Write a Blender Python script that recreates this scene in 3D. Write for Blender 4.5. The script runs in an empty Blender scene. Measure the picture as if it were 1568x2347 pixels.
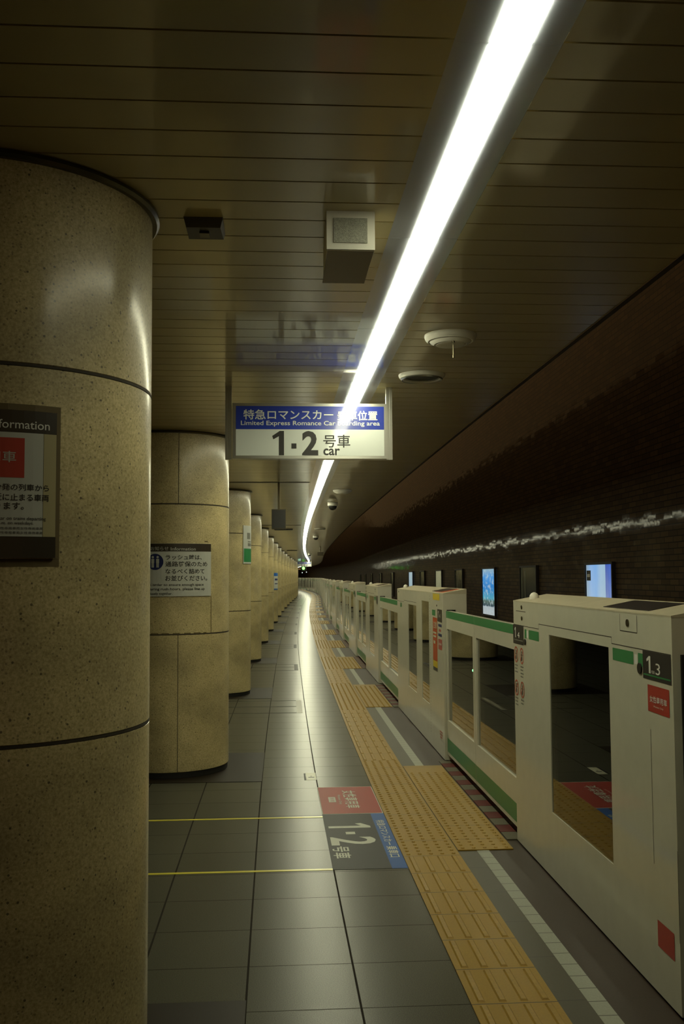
import bpy, bmesh, math, random
from mathutils import Matrix, Vector
random.seed(7)
C = bpy.context.scene.collection
SC = bpy.context.scene
PI = math.pi

# ------------------------------------------------------------------ camera, world, exposure
EYE = 1.47
cam_d = bpy.data.cameras.new('camera'); cam = bpy.data.objects.new('camera', cam_d); C.objects.link(cam)
cam_d.sensor_fit = 'HORIZONTAL'; cam_d.sensor_width = 24.0; cam_d.lens = 2260 / 1568 * 24.0
cam_d.clip_start = 0.05; cam_d.clip_end = 400
yaw, pitch, roll = math.radians(3.95), math.radians(3.75), -0.006
cam.matrix_world = (Matrix.Translation((0, 0, EYE)) @ Matrix.Rotation(-yaw, 4, 'Z')
                    @ Matrix.Rotation(PI / 2 + pitch, 4, 'X') @ Matrix.Rotation(roll, 4, 'Z'))
SC.camera = cam
SC.view_settings.view_transform = 'Standard'; SC.view_settings.look = 'None'
SC.view_settings.gamma = 1.0; SC.view_settings.use_curve_mapping = False
SC.view_settings.exposure = 0.0
w = bpy.data.worlds.new('world'); SC.world = w; w.use_nodes = True
w.node_tree.nodes['Background'].inputs[0].default_value = (1.0, 0.62, 0.25, 1)
w.node_tree.nodes['Background'].inputs[1].default_value = 0.27
LAMP_E = 30.0
SC.cycles.use_denoising = True
SC.cycles.max_bounces = 8; SC.cycles.diffuse_bounces = 4; SC.cycles.glossy_bounces = 4
SC.cycles.transparent_max_bounces = 24; SC.cycles.sample_clamp_indirect = 4.0

# ------------------------------------------------------------------ the platform's line in plan
KN = [(-12, 0), (-4, 0), (3, 0), (7.67, .012), (13.3, .08), (21, .21), (31, .46), (41, .77), (51, 1.15), (59, 1.5), (67, 1.85),
      (80, 2.3), (91, 2.5), (103, 2.45), (114, 2.15), (130, 1.2), (150, -.8), (170, -3.6)]
def xs(s):
    if s <= KN[0][0]: return KN[0][1]
    if s >= KN[-1][0]: return KN[-1][1] + (s - KN[-1][0]) * -.14
    for i in range(len(KN) - 1):
        if KN[i][0] <= s <= KN[i + 1][0]: break
    def m(k):
        a, b = max(k - 1, 0), min(k + 1, len(KN) - 1)
        return (KN[b][1] - KN[a][1]) / (KN[b][0] - KN[a][0])
    (x0, y0), (x1, y1) = KN[i], KN[i + 1]; h = x1 - x0; t = (s - x0) / h
    return ((2*t**3 - 3*t*t + 1) * y0 + (t**3 - 2*t*t + t) * h * m(i) + (-2*t**3 + 3*t*t) * y1 + (t**3 - t*t) * h * m(i + 1))
def th(s): return math.atan((xs(s + .1) - xs(s - .1)) / .2)
def P(s, u, z=0.0):
    a = th(s); return Vector((xs(s) + u * math.cos(a), s - u * math.sin(a), z))
CEIL = 2.57

# ------------------------------------------------------------------ materials
def new_mat(name):
    m = bpy.data.materials.new(name); m.use_nodes = True
    return m, m.node_tree.nodes, m.node_tree.links, m.node_tree.nodes['Principled BSDF']
def mat(name, col, rough=.5, metal=0.0, spec=.5, coat=0.0, coat_r=.1, grain=0.0, gscale=200):
    m, N, L, b = new_mat(name)
    b.inputs['Base Color'].default_value = (*col, 1); b.inputs['Roughness'].default_value = rough
    b.inputs['Metallic'].default_value = metal; b.inputs['Specular IOR Level'].default_value = spec
    b.inputs['Coat Weight'].default_value = coat; b.inputs['Coat Roughness'].default_value = coat_r
    if grain:
        tc = N.new('ShaderNodeTexCoord'); no = N.new('ShaderNodeTexNoise'); no.inputs['Scale'].default_value = gscale
        no.inputs['Detail'].default_value = 4
        L.new(tc.outputs['Object'], no.inputs['Vector'])
        r = N.new('ShaderNodeMapRange'); r.inputs[1].default_value = .25; r.inputs[2].default_value = .75
        r.inputs[3].default_value = 1 - grain; r.inputs[4].default_value = 1 + grain
        L.new(no.outputs['Fac'], r.inputs[0])
        mx = N.new('ShaderNodeVectorMath'); mx.operation = 'SCALE'; mx.inputs[0].default_value = col
        L.new(r.outputs[0], mx.inputs['Scale']); L.new(mx.outputs[0], b.inputs['Base Color'])
    return m
def emit(name, col, strength):
    m, N, L, b = new_mat(name)
    b.inputs['Base Color'].default_value = (0.02, 0.02, 0.02, 1)
    b.inputs['Emission Color'].default_value = (*col, 1); b.inputs['Emission Strength'].default_value = strength
    return m
def mth(N, L, op, a, b=None, c=None):
    n = N.new('ShaderNodeMath'); n.operation = op
    for i, v in enumerate((a, b, c)):
        if v is None: continue
        if isinstance(v, (int, float)): n.inputs[i].default_value = v
        else: L.new(v, n.inputs[i])
    return n.outputs[0]
def line_mask(N, L, coord, off, pitch, half):
    """1 on a joint of the given half width, every pitch"""
    f = mth(N, L, 'FRACT', mth(N, L, 'ADD', mth(N, L, 'DIVIDE', mth(N, L, 'SUBTRACT', coord, off), pitch), 100.5))
    d = mth(N, L, 'MULTIPLY', mth(N, L, 'ABSOLUTE', mth(N, L, 'SUBTRACT', f, .5)), pitch)
    return mth(N, L, 'LESS_THAN', d, half)
def mixc(N, L, fac, a, b):
    n = N.new('ShaderNodeMix'); n.data_type = 'RGBA'
    for k, v in ((0, fac), (6, a), (7, b)):
        if isinstance(v, (int, float)): n.inputs[k].default_value = v
        elif isinstance(v, tuple): n.inputs[k].default_value = (*v, 1)
        else: L.new(v, n.inputs[k])
    return n.outputs[2]
def uvsplit(N, L):
    uv = N.new('ShaderNodeUVMap'); s = N.new('ShaderNodeSeparateXYZ'); L.new(uv.outputs[0], s.inputs[0])
    return uv.outputs[0], s.outputs[0], s.outputs[1]

def floor_mat():
    m, N, L, b = new_mat('floor_tile')
    uv, u, s = uvsplit(N, L)
    ju = mth(N, L, 'MAXIMUM', line_mask(N, L, u, .295, .395, .004), 0)
    js = line_mask(N, L, s, 3.457, .3915, .0022)
    j = mth(N, L, 'MAXIMUM', ju, js)
    no = N.new('ShaderNodeTexNoise'); no.inputs['Scale'].default_value = 260; no.inputs['Detail'].default_value = 3
    L.new(uv, no.inputs['Vector'])
    n2 = N.new('ShaderNodeTexNoise'); n2.inputs['Scale'].default_value = 2.2; n2.inputs['Detail'].default_value = 6
    L.new(uv, n2.inputs['Vector'])
    r = N.new('ShaderNodeValToRGB'); r.color_ramp.elements[0].position = .32; r.color_ramp.elements[1].position = .68
    r.color_ramp.elements[0].color = (.038, .037, .026, 1); r.color_ramp.elements[1].color = (.098, .096, .070, 1)
    L.new(no.outputs['Fac'], r.inputs[0])
    # each tile a little lighter or darker
    iu = mth(N, L, 'FLOOR', mth(N, L, 'DIVIDE', mth(N, L, 'SUBTRACT', u, .295), .395))
    i_s = mth(N, L, 'FLOOR', mth(N, L, 'DIVIDE', mth(N, L, 'SUBTRACT', s, 3.457), .3915))
    cb = N.new('ShaderNodeCombineXYZ'); L.new(iu, cb.inputs[0]); L.new(i_s, cb.inputs[1])
    wn = N.new('ShaderNodeTexWhiteNoise'); L.new(cb.outputs[0], wn.inputs['Vector'])
    tint = mth(N, L, 'MULTIPLY_ADD', wn.outputs['Value'], .10, .95)
    wear = mth(N, L, 'MULTIPLY_ADD', n2.outputs['Fac'], .16, .92)
    sc = N.new('ShaderNodeVectorMath'); sc.operation = 'SCALE'; L.new(r.outputs[0], sc.inputs[0])
    L.new(mth(N, L, 'MULTIPLY', tint, wear), sc.inputs['Scale'])
    L.new(mixc(N, L, j, sc.outputs[0], (.018, .014, .008)), b.inputs['Base Color'])
    rr = mth(N, L, 'MULTIPLY_ADD', n2.outputs['Fac'], .03, .27); b.inputs['Specular IOR Level'].default_value = .12
    L.new(mth(N, L, 'MAXIMUM', rr, mth(N, L, 'MULTIPLY', j, .8)), b.inputs['Roughness'])
    bp = N.new('ShaderNodeBump'); bp.inputs['Distance'].default_value = .003; bp.inputs['Strength'].default_value = .5
    L.new(mth(N, L, 'ADD', mth(N, L, 'SUBTRACT', 1, j), mth(N, L, 'MULTIPLY', no.outputs['Fac'], .12)), bp.inputs['Height'])
    L.new(bp.outputs[0], b.inputs['Normal'])
    return m
def column_mat():
    m, N, L, b = new_mat('terrazzo_cladding')
    tc = N.new('ShaderNodeTexCoord')
    n1 = N.new('ShaderNodeTexNoise'); n1.inputs['Scale'].default_value = 130; n1.inputs['Detail'].default_value = 6; n1.inputs['Roughness'].default_value = .7
    n2 = N.new('ShaderNodeTexNoise'); n2.inputs['Scale'].default_value = 3; n2.inputs['Detail'].default_value = 7
    v = N.new('ShaderNodeTexVoronoi'); v.inputs['Scale'].default_value = 105
    v2 = N.new('ShaderNodeTexVoronoi'); v2.inputs['Scale'].default_value = 48
    for n in (n1, n2, v, v2): L.new(tc.outputs['Object'], n.inputs['Vector'])
    r = N.new('ShaderNodeValToRGB'); e = r.color_ramp.elements
    e[0].position = .30; e[0].color = (.34, .265, .105, 1); e[1].position = .62; e[1].color = (.66, .55, .29, 1)
    L.new(n1.outputs['Fac'], r.inputs[0])
    rnd = N.new('ShaderNodeSeparateColor'); L.new(v.outputs['Color'], rnd.inputs[0])
    chip = mth(N, L, 'MULTIPLY', mth(N, L, 'LESS_THAN', v.outputs['Distance'], .30), mth(N, L, 'GREATER_THAN', rnd.outputs[0], .72))
    rn2 = N.new('ShaderNodeSeparateColor'); L.new(v2.outputs['Color'], rn2.inputs[0])
    chip2 = mth(N, L, 'MULTIPLY', mth(N, L, 'LESS_THAN', v2.outputs['Distance'], .16), mth(N, L, 'GREATER_THAN', rn2.outputs[0], .70))
    c1 = mixc(N, L, mth(N, L, 'MULTIPLY', chip, .55), r.outputs[0], (.13, .095, .045))
    c2 = mixc(N, L, mth(N, L, 'MULTIPLY', chip2, .8), c1, (.06, .045, .025))
    st = N.new('ShaderNodeMapRange'); st.inputs[1].default_value = .35; st.inputs[2].default_value = .7
    st.inputs[3].default_value = .66; st.inputs[4].default_value = 1.12
    L.new(n2.outputs['Fac'], st.inputs[0])
    sc = N.new('ShaderNodeVectorMath'); sc.operation = 'SCALE'; L.new(c2, sc.inputs[0]); L.new(st.outputs[0], sc.inputs['Scale'])
    L.new(sc.outputs[0], b.inputs['Base Color'])
    b.inputs['Roughness'].default_value = .5
    b.inputs['Coat Weight'].default_value = .5; b.inputs['Coat Roughness'].default_value = .2
    return m
def brick_mat():
    m, N, L, b = new_mat('glazed_brick')
    uv, s, z = uvsplit(N, L)
    H, W = .062, .23
    row = mth(N, L, 'FLOOR', mth(N, L, 'DIVIDE', z, H))
    so = mth(N, L, 'ADD', s, mth(N, L, 'MULTIPLY', mth(N, L, 'MODULO', row, 2), W / 2))
    colm = mth(N, L, 'FLOOR', mth(N, L, 'DIVIDE', so, W))
    j = mth(N, L, 'MAXIMUM', line_mask(N, L, z, 0, H, .005), line_mask(N, L, so, 0, W, .005))
    cb = N.new('ShaderNodeCombineXYZ'); L.new(row, cb.inputs[0]); L.new(colm, cb.inputs[1])
    wn = N.new('ShaderNodeTexWhiteNoise'); L.new(cb.outputs[0], wn.inputs['Vector'])
    r = N.new('ShaderNodeValToRGB'); r.color_ramp.elements[0].color = (.040, .024, .010, 1); r.color_ramp.elements[1].color = (.075, .046, .018, 1)
    L.new(wn.outputs['Value'], r.inputs[0])
    L.new(mixc(N, L, j, r.outputs[0], (.006, .004, .003)), b.inputs['Base Color'])
    b.inputs['Roughness'].default_value = .7; b.inputs['Coat Roughness'].default_value = .07; b.inputs['Coat Weight'].default_value = .13
    # every brick is laid a touch out of plane and its glaze is wavy
    wv = N.new('ShaderNodeTexNoise'); wv.inputs['Scale'].default_value = 26; L.new(uv, wv.inputs['Vector'])
    a = N.new('ShaderNodeVectorMath'); a.operation = 'SUBTRACT'; L.new(wn.outputs['Color'], a.inputs[0]); a.inputs[1].default_value = (.5, .5, .5)
    a2 = N.new('ShaderNodeVectorMath'); a2.operation = 'SCALE'; L.new(a.outputs[0], a2.inputs[0]); a2.inputs['Scale'].default_value = .018
    c = N.new('ShaderNodeVectorMath'); c.operation = 'SUBTRACT'; L.new(wv.outputs['Color'], c.inputs[0]); c.inputs[1].default_value = (.5, .5, .5)
    c2 = N.new('ShaderNodeVectorMath'); c2.operation = 'SCALE'; L.new(c.outputs[0], c2.inputs[0]); c2.inputs['Scale'].default_value = .022
    g = N.new('ShaderNodeNewGeometry')
    s1 = N.new('ShaderNodeVectorMath'); L.new(g.outputs['Normal'], s1.inputs[0]); L.new(a2.outputs[0], s1.inputs[1])
    s2 = N.new('ShaderNodeVectorMath'); L.new(s1.outputs[0], s2.inputs[0]); L.new(c2.outputs[0], s2.inputs[1])
    b.inputs['Specular IOR Level'].default_value = .12
    nn = N.new('ShaderNodeVectorMath'); nn.operation = 'NORMALIZE'; L.new(s2.outputs[0], nn.inputs[0])
    L.new(nn.outputs[0], b.inputs['Coat Normal'])
    return m
def ceiling_mat():
    m, N, L, b = new_mat('ceiling_panel')
    uv, u, s = uvsplit(N, L)
    cb = N.new('ShaderNodeCombineXYZ'); L.new(mth(N, L, 'FLOOR', mth(N, L, 'DIVIDE', mth(N, L, 'SUBTRACT', s, 2.835 - .15), .15)), cb.inputs[0])
    wn = N.new('ShaderNodeTexWhiteNoise'); L.new(cb.outputs[0], wn.inputs['Vector'])
    r = N.new('ShaderNodeMapRange'); r.inputs[3].default_value = .93; r.inputs[4].default_value = 1.05; L.new(wn.outputs['Value'], r.inputs[0])
    sc = N.new('ShaderNodeVectorMath'); sc.operation = 'SCALE'; sc.inputs[0].default_value = (.58, .49, .24); L.new(r.outputs[0], sc.inputs['Scale'])
    L.new(sc.outputs[0], b.inputs['Base Color'])
    b.inputs['Roughness'].default_value = .32; b.inputs['Coat Weight'].default_value = .6; b.inputs['Coat Roughness'].default_value = .07
    b.inputs['Specular IOR Level'].default_value = .5
    a = N.new('ShaderNodeVectorMath'); a.operation = 'SUBTRACT'; L.new(wn.outputs['Color'], a.inputs[0]); a.inputs[1].default_value = (.5, .5, .5)
    a2 = N.new('ShaderNodeVectorMath'); a2.operation = 'SCALE'; L.new(a.outputs[0], a2.inputs[0]); a2.inputs['Scale'].default_value = .008
    g = N.new('ShaderNodeNewGeometry'); s1 = N.new('ShaderNodeVectorMath'); L.new(g.outputs['Normal'], s1.inputs[0]); L.new(a2.outputs[0], s1.inputs[1])
    nn = N.new('ShaderNodeVectorMath'); nn.operation = 'NORMALIZE'; L.new(s1.outputs[0], nn.inputs[0]); L.new(nn.outputs[0], b.inputs['Normal'])
    return m
def joint_tile_mat(name, c0, c1, pitch, off, rough=.4, half=.003):
    m, N, L, b = new_mat(name)
    uv, u, s = uvsplit(N, L)
    j = line_mask(N, L, s, off, pitch, half)
    no = N.new('ShaderNodeTexNoise'); no.inputs['Scale'].default_value = 120; no.inputs['Detail'].default_value = 4; L.new(uv, no.inputs['Vector'])
    L.new(mixc(N, L, j, mixc(N, L, no.outputs['Fac'], c0, c1), (.02, .016, .01)), b.inputs['Base Color'])
    b.inputs['Roughness'].default_value = rough; b.inputs['Specular IOR Level'].default_value = .25
    return m
def glass_mat():
    m, N, L, b = new_mat('tinted_glass')
    N.remove(b); out = [n for n in N if n.type == 'OUTPUT_MATERIAL'][0]
    t = N.new('ShaderNodeBsdfTransparent'); t.inputs[0].default_value = (.62, .62, .55, 1)
    g = N.new('ShaderNodeBsdfGlossy'); g.inputs['Roughness'].default_value = .01
    fr = N.new('ShaderNodeFresnel'); fr.inputs[0].default_value = 1.55
    mx = N.new('ShaderNodeMixShader'); L.new(mth(N, L, 'MINIMUM', mth(N, L, 'MULTIPLY', fr.outputs[0], 1.7), 1.0), mx.inputs[0])
    L.new(t.outputs[0], mx.inputs[1]); L.new(g.outputs[0], mx.inputs[2]); L.new(mx.outputs[0], out.inputs[0])
    return m
def ad_mat(name, kind, strength):
    m, N, L, b = new_mat(name)
    uv, x, y = uvsplit(N, L)
    mp = N.new('ShaderNodeMapping'); L.new(uv, mp.inputs[0])
    no = N.new('ShaderNodeTexNoise'); no.inputs['Detail'].default_value = 6; L.new(mp.outputs[0], no.inputs['Vector'])
    r = N.new('ShaderNodeValToRGB'); E = r.color_ramp
    def st(lst):
        while len(E.elements) < len(lst): E.elements.new(.5)
        for e, (p, c) in zip(E.elements, lst): e.position = p; e.color = (*c, 1)
    if kind == 'falls':
        mp.inputs['Scale'].default_value = (9, 1.6, 1); no.inputs['Scale'].default_value = 2.0
        st([(0, (.32, .45, .55)), (.18, (.30, .55, .95)), (.38, (.22, .50, .95)), (.56, (.40, .62, .85)), (.73, (.38, .60, .80)), (.745, (.035, .10, .50)), (1, (.04, .16, .70))])
        L.new(x, r.inputs[0])
        k = mth(N, L, 'MULTIPLY', mth(N, L, 'SUBTRACT', 1, y), mth(N, L, 'MULTIPLY', no.outputs['Fac'], 1.1))
        c = mixc(N, L, mth(N, L, 'MINIMUM', mth(N, L, 'MAXIMUM', k, 0), 1), r.outputs[0], (.75, .85, .85))
    elif kind == 'sea':
        mp.inputs['Scale'].default_value = (3, 3, 1); no.inputs['Scale'].default_value = 3.0
        st([(0, (.55, .62, .62)), (.17, (.50, .58, .60)), (.19, (.05, .09, .12)), (.30, (.12, .20, .16)), (.36, (.10, .45, .60)), (.60, (.02, .25, .70)), (.84, (.08, .38, .85)), (1, (.30, .50, .62))])
        L.new(y, r.inputs[0])
        k = mth(N, L, 'MULTIPLY', mth(N, L, 'GREATER_THAN', no.outputs['Fac'], .56), .55)
        c = mixc(N, L, k, r.outputs[0], (.6, .75, .8))
    elif kind == 'olive':
        mp.inputs['Scale'].default_value = (2, 3, 1); no.inputs['Scale'].default_value = 2.0
        st([(0, (.20, .19, .06)), (.5, (.38, .38, .22)), (1, (.25, .24, .10))]); L.new(no.outputs['Fac'], r.inputs[0]); c = r.outputs[0]
    else:
        mp.inputs['Scale'].default_value = (1, 2, 1); no.inputs['Scale'].default_value = 2.0
        st([(0, (.28, .42, .5)), (.5, (.5, .68, .75)), (1, (.35, .5, .6))]); L.new(no.outputs['Fac'], r.inputs[0]); c = r.outputs[0]
    L.new(c, b.inputs['Emission Color']); b.inputs['Emission Strength'].default_value = strength
    b.inputs['Base Color'].default_value = (.02, .02, .02, 1); b.inputs['Roughness'].default_value = .3
    return m

M = {
 'floor': floor_mat(), 'column': column_mat(), 'brick': brick_mat(), 'ceiling': ceiling_mat(), 'glass': glass_mat(),
 'void': mat('ceiling_void', (.012, .010, .006), .9),
 'dark_wall': mat('dark_wall', (.05, .035, .02), .6),
 'track': mat('track_bed', (.03, .022, .015), .9, grain=.4, gscale=30),
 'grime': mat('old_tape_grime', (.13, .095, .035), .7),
 'seam': mat('dark_joint', (.035, .026, .014), .8),
 'dark_tile': mat('brown_border_tile', (.014, .009, .004), .5, spec=.2),
 'brown_edge': joint_tile_mat('brown_edge_paving', (.022, .012, .006), (.042, .025, .014), .3915, 3.457, .5, .001),
 'grey_edge': joint_tile_mat('grey_edge_tile', (.034, .028, .012), (.054, .047, .022), .3915, 3.457, .4),
 'white_edge': joint_tile_mat('white_edge_tile', (.24, .25, .20), (.34, .35, .29), .1095, 3.329, .35, .0022),
 'yellow': joint_tile_mat('yellow_tactile', (.23, .135, .011), (.33, .20, .019), .3, .44, .42, .0025),
 'yellow_low': mat('yellow_tactile_relief', (.29, .172, .016), .5, grain=.15, gscale=60),
 'cream': mat('ivory_enamel', (.60, .585, .47), .33, coat=.5, coat_r=.06, grain=.04, gscale=12),
 'cream_top': mat('ivory_lid', (.50, .46, .33), .45, grain=.06, gscale=12),
 'steel': mat('brushed_steel', (.42, .42, .38), .3, metal=1),
 'dark_steel': mat('dark_bronze', (.10, .085, .05), .28, metal=.9),
 'rubber': mat('black_rubber', (.012, .011, .009), .6),
 'green': mat('green_band', (.038, .22, .075), .35),
 'black': mat('black_print', (.016, .015, .013), .4),
 'sticker_dark': mat('charcoal_sticker', (.028, .027, .028), .3),
 'white': mat('white_print', (.72, .72, .66), .45),
 'grey_print': mat('grey_print', (.16, .16, .13), .5),
 'red': mat('red_print', (.42, .045, .030), .35),
 'red_ring': mat('red_ring_print', (.50, .09, .045), .4),
 'pinkred': mat('faded_red_print', (.42, .10, .08), .4),
 'orange_red': mat('orange_red_print', (.48, .085, .025), .4),
 'navy': mat('navy_print', (.022, .030, .11), .4),
 'blue': mat('blue_print', (.03, .13, .42), .35),
 'yellow_print': mat('yellow_print', (.62, .46, .03), .45),
 'yellow_tape': mat('yellow_tape', (.66, .60, .05), .3),
 'grey_tape': mat('dark_grey_tape', (.02, .02, .014), .6, spec=.15), 'floor_black': mat('black_floor_print', (.014, .014, .014), .5, spec=.2), 'floor_red': mat('red_floor_print', (.30, .035, .024), .5, spec=.2), 'floor_blue': mat('blue_floor_print', (.018, .085, .30), .5, spec=.2), 'floor_white': mat('white_floor_print', (.48, .49, .42), .5, spec=.2),
 'grey_label': mat('grey_floor_label', (.17, .16, .11), .4),
 'cream_label': mat('cream_floor_label', (.52, .52, .38), .4),
 'poster_white': mat('poster_white', (.50, .51, .46), .4),
 'poster_cream': mat('poster_cream', (.42, .37, .20), .4),
 'poster_brown': mat('poster_header', (.035, .026, .014), .4),
 'sign_white': mat('sign_white', (.66, .70, .66), .22, coat=.6, coat_r=.05),
 'sign_blue': mat('sign_blue', (.022, .045, .33), .22, coat=.6, coat_r=.05),
 'housing': mat('white_reflector', (.50, .54, .66), .3, coat=.8, coat_r=.05),
 'off_white': mat('off_white_plastic', (.80, .78, .68), .4),
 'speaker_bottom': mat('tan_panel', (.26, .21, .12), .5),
 'grille': mat('speaker_grille', (.34, .34, .28), .6, grain=.5, gscale=500),
 'brown_box': mat('brown_box', (.05, .038, .016), .5),
 'sill_red': mat('red_sill', (.085, .012, .007), .6, spec=.2), 'sill_grey': mat('grey_sill', (.10, .092, .06), .6, spec=.2),
 'lamp': emit('lit_tube', (1.0, .99, .68), LAMP_E), 'lamp_old': emit('ageing_lit_tube', (1.0, .99, .68), LAMP_E * .55), 'lamp_worn': emit('worn_lit_tube', (1.0, .99, .68), LAMP_E * .75),  # dimmed copies of the tube imitate lens falloff towards the camera
 'led': emit('green_led', (.15, 1.0, .25), 6.0),
 'signal_green': emit('signal_green', (.12, 1.0, .08), 7.0),
 'signal_pale': emit('pale_green_lit_sign', (.55, 1.0, .75), 2.5),
 'signal_amber': emit('amber_lit_sign', (.55, .28, .10), .35),
 'spot': emit('small_white_lamp', (.8, 1.0, .9), 2.0),
 'ad_falls': ad_mat('lit_ad_falls', 'falls', .75), 'ad_sea': ad_mat('lit_ad_sea', 'sea', .75),
 'ad_olive': ad_mat('lit_ad_olive', 'olive', .55), 'ad_pale': ad_mat('lit_ad_pale', 'pale', .6),
 'ad_dark': mat('unlit_ad', (.055, .058, .040), .18), 'ad_dark2': mat('unlit_ad_strip', (.14, .15, .11), .25),
}

# ------------------------------------------------------------------ mesh helpers
class MB:
    """collects shapes and links them as ONE mesh object"""
    def __init__(self): self.v = []; self.f = []; self.uv = []; self.sm = []
    def poly(self, pts, uv=None, smooth=False):
        k = len(self.v); self.v += [tuple(p) for p in pts]; self.f.append(tuple(range(k, k + len(pts))))
        self.uv.append(uv); self.sm.append(smooth)
    def hexa(self, p):  # 8 points: bottom 4 ccw, top 4
        k = len(self.v); self.v += [tuple(q) for q in p]
        for f in ((3, 2, 1, 0), (4, 5, 6, 7), (0, 1, 5, 4), (1, 2, 6, 5), (2, 3, 7, 6), (3, 0, 4, 7)):
            self.f.append(tuple(k + i for i in f)); self.uv.append(None); self.sm.append(False)
    def box(self, x0, x1, y0, y1, z0, z1):
        self.hexa([(x0, y0, z0), (x1, y0, z0), (x1, y1, z0), (x0, y1, z0), (x0, y0, z1), (x1, y0, z1), (x1, y1, z1), (x0, y1, z1)]); return self
    def revolve(self, prof, seg=32, c=(0, 0, 0), axis='Z'):
        k = len(self.v); n = len(prof)
        for i in range(seg):
            a = 2 * PI * i / seg
            for r, z in prof:
                p = (r * math.cos(a), r * math.sin(a), z)
                if axis == 'Y': p = (p[0], p[2], p[1])
                if axis == 'X': p = (p[2], p[0], p[1])
                self.v.append((p[0] + c[0], p[1] + c[1], p[2] + c[2]))
        for i in range(seg):
            for j in range(n - 1):
                a, b2 = k + i * n + j, k + ((i + 1) % seg) * n + j
                self.f.append((a, b2, b2 + 1, a + 1)); self.uv.append(None); self.sm.append(True)
        return self
    def rod(self, x, y, z0, z1, r, seg=10): return self.revolve([(0, z0), (r, z0), (r, z1), (0, z1)], seg, (x, y, 0))
    def mesh(self, name):
        me = bpy.data.meshes.new(name); me.from_pydata(self.v, [], self.f); me.update()
        if any(u is not None for u in self.uv):
            l = me.uv_layers.new(name='UVMap')
            for p, u in zip(me.polygons, self.uv):
                if u:
                    for li, c in zip(p.loop_indices, u): l.data[li].uv = c
        me.polygons.foreach_set('use_smooth', self.sm)
        return me
    def build(self, name, m, parent=None, mats=None):
        me = self.mesh(name); me.materials.append(m)
        return link(name, me, parent)
def link(name, me, parent=None, bev=0):
    o = bpy.data.objects.new(name, me); C.objects.link(o)
    if parent: o.parent = parent
    if me.polygons and any(p.use_smooth for p in me.polygons):
        try: me.set_sharp_from_angle(angle=math.radians(35))
        except Exception: pass
    return o
def tag(o, label=None, cat=None, group=None, kind=None):
    for k, v in (('label', label), ('category', cat), ('group', group), ('kind', kind)):
        if v: o[k] = v
    return o
def thing(name, label, cat, s, u, z=0.0, group=None):
    o = bpy.data.objects.new(name, None); C.objects.link(o); o.empty_display_size = .1
    o.location = P(s, u, z); o.rotation_euler = (0, 0, -th(s)); return tag(o, label, cat, group)
def copy_tree(o, parent=None):
    c = o.copy(); C.objects.link(c); c.parent = parent
    for ch in o.children: copy_tree(ch, c)
    return c
def place(o, s, u, z=0.0):
    o.location = P(s, u, z); o.rotation_euler = (0, 0, -th(s))

_cache = {}
def glyphs(text, bold=0.0):
    """flat outlines of a line of writing, scaled so that its bounding box is 0..1 by 0..1"""
    key = (text, bold)
    if key in _cache: return _cache[key]
    if text == '1': return ([(1, 0), (1, 1), (.64, 1), (0, .79), (.10, .65), (.57, .78), (.57, 0)], [(0, 1, 2, 5), (0, 5, 6), (2, 3, 4, 5)])
    cu = bpy.data.curves.new('t', 'FONT'); cu.body = text; cu.size = 1; cu.offset = bold; cu.resolution_u = 3; cu.dimensions = '2D'; cu.fill_mode = 'BOTH'
    o = bpy.data.objects.new('t', cu); C.objects.link(o)
    dg = bpy.context.evaluated_depsgraph_get(); dg.update()
    me = bpy.data.meshes.new_from_object(o.evaluated_get(dg))
    vs = [v.co.copy() for v in me.vertices]; fs = [tuple(p.vertices) for p in me.polygons]
    bpy.data.objects.remove(o); bpy.data.curves.remove(cu); bpy.data.meshes.remove(me)
    x0, x1 = min(v.x for v in vs), max(v.x for v in vs); y0, y1 = min(v.y for v in vs), max(v.y for v in vs)
    r = ([((v.x - x0) / (x1 - x0), (v.y - y0) / (y1 - y0)) for v in vs], fs); _cache[key] = r
    return r
class Print:
    """flat prints (rectangles, rings, writing) laid on a surface given by f(a, b, h) -> point"""
    def __init__(self, f): self.f = f; self.mb = MB()
    def text(self, t, a0, a1, b0, b1, h=.0012, bold=0.012):
        vs, fs = glyphs(t, bold); k = len(self.mb.v)
        self.mb.v += [tuple(self.f(a0 + x * (a1 - a0), b0 + y * (b1 - b0), h)) for x, y in vs]
        for q in fs: self.mb.f.append(tuple(k + i for i in q)); self.mb.uv.append(None); self.mb.sm.append(False)
        return self
    def rect(self, a0, a1, b0, b1, h=.0006, n=1):
        for i in range(n):
            x0, x1 = a0 + (a1 - a0) * i / n, a0 + (a1 - a0) * (i + 1) / n
            self.mb.poly([self.f(x0, b0, h), self.f(x1, b0, h), self.f(x1, b1, h), self.f(x0, b1, h)], uv=[(i / n, 0), ((i + 1) / n, 0), ((i + 1) / n, 1), (i / n, 1)])
        return self
    def slab(self, a0, a1, b0, b1, t=.001, n=1):
        for i in range(n):
            x0, x1 = a0 + (a1 - a0) * i / n, a0 + (a1 - a0) * (i + 1) / n
            self.mb.hexa([self.f(x0, b0, 0), self.f(x1, b0, 0), self.f(x1, b1, 0), self.f(x0, b1, 0), self.f(x0, b0, t), self.f(x1, b0, t), self.f(x1, b1, t), self.f(x0, b1, t)])
        return self
    def disc(self, a, b, r0, r1, h=.0008, n=24, ea=1.0):
        for i in range(n):
            p, q = 2 * PI * i / n, 2 * PI * (i + 1) / n
            self.mb.poly([self.f(a + r0 * ea * math.cos(p), b + r0 * math.sin(p), h), self.f(a + r1 * ea * math.cos(p), b + r1 * math.sin(p), h),
                          self.f(a + r1 * ea * math.cos(q), b + r1 * math.sin(q), h), self.f(a + r0 * ea * math.cos(q), b + r0 * math.sin(q), h)])
        return self
    def build(self, name, m, parent=None, label=None): return tag(self.mb.build(name, m, parent), label)

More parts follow.
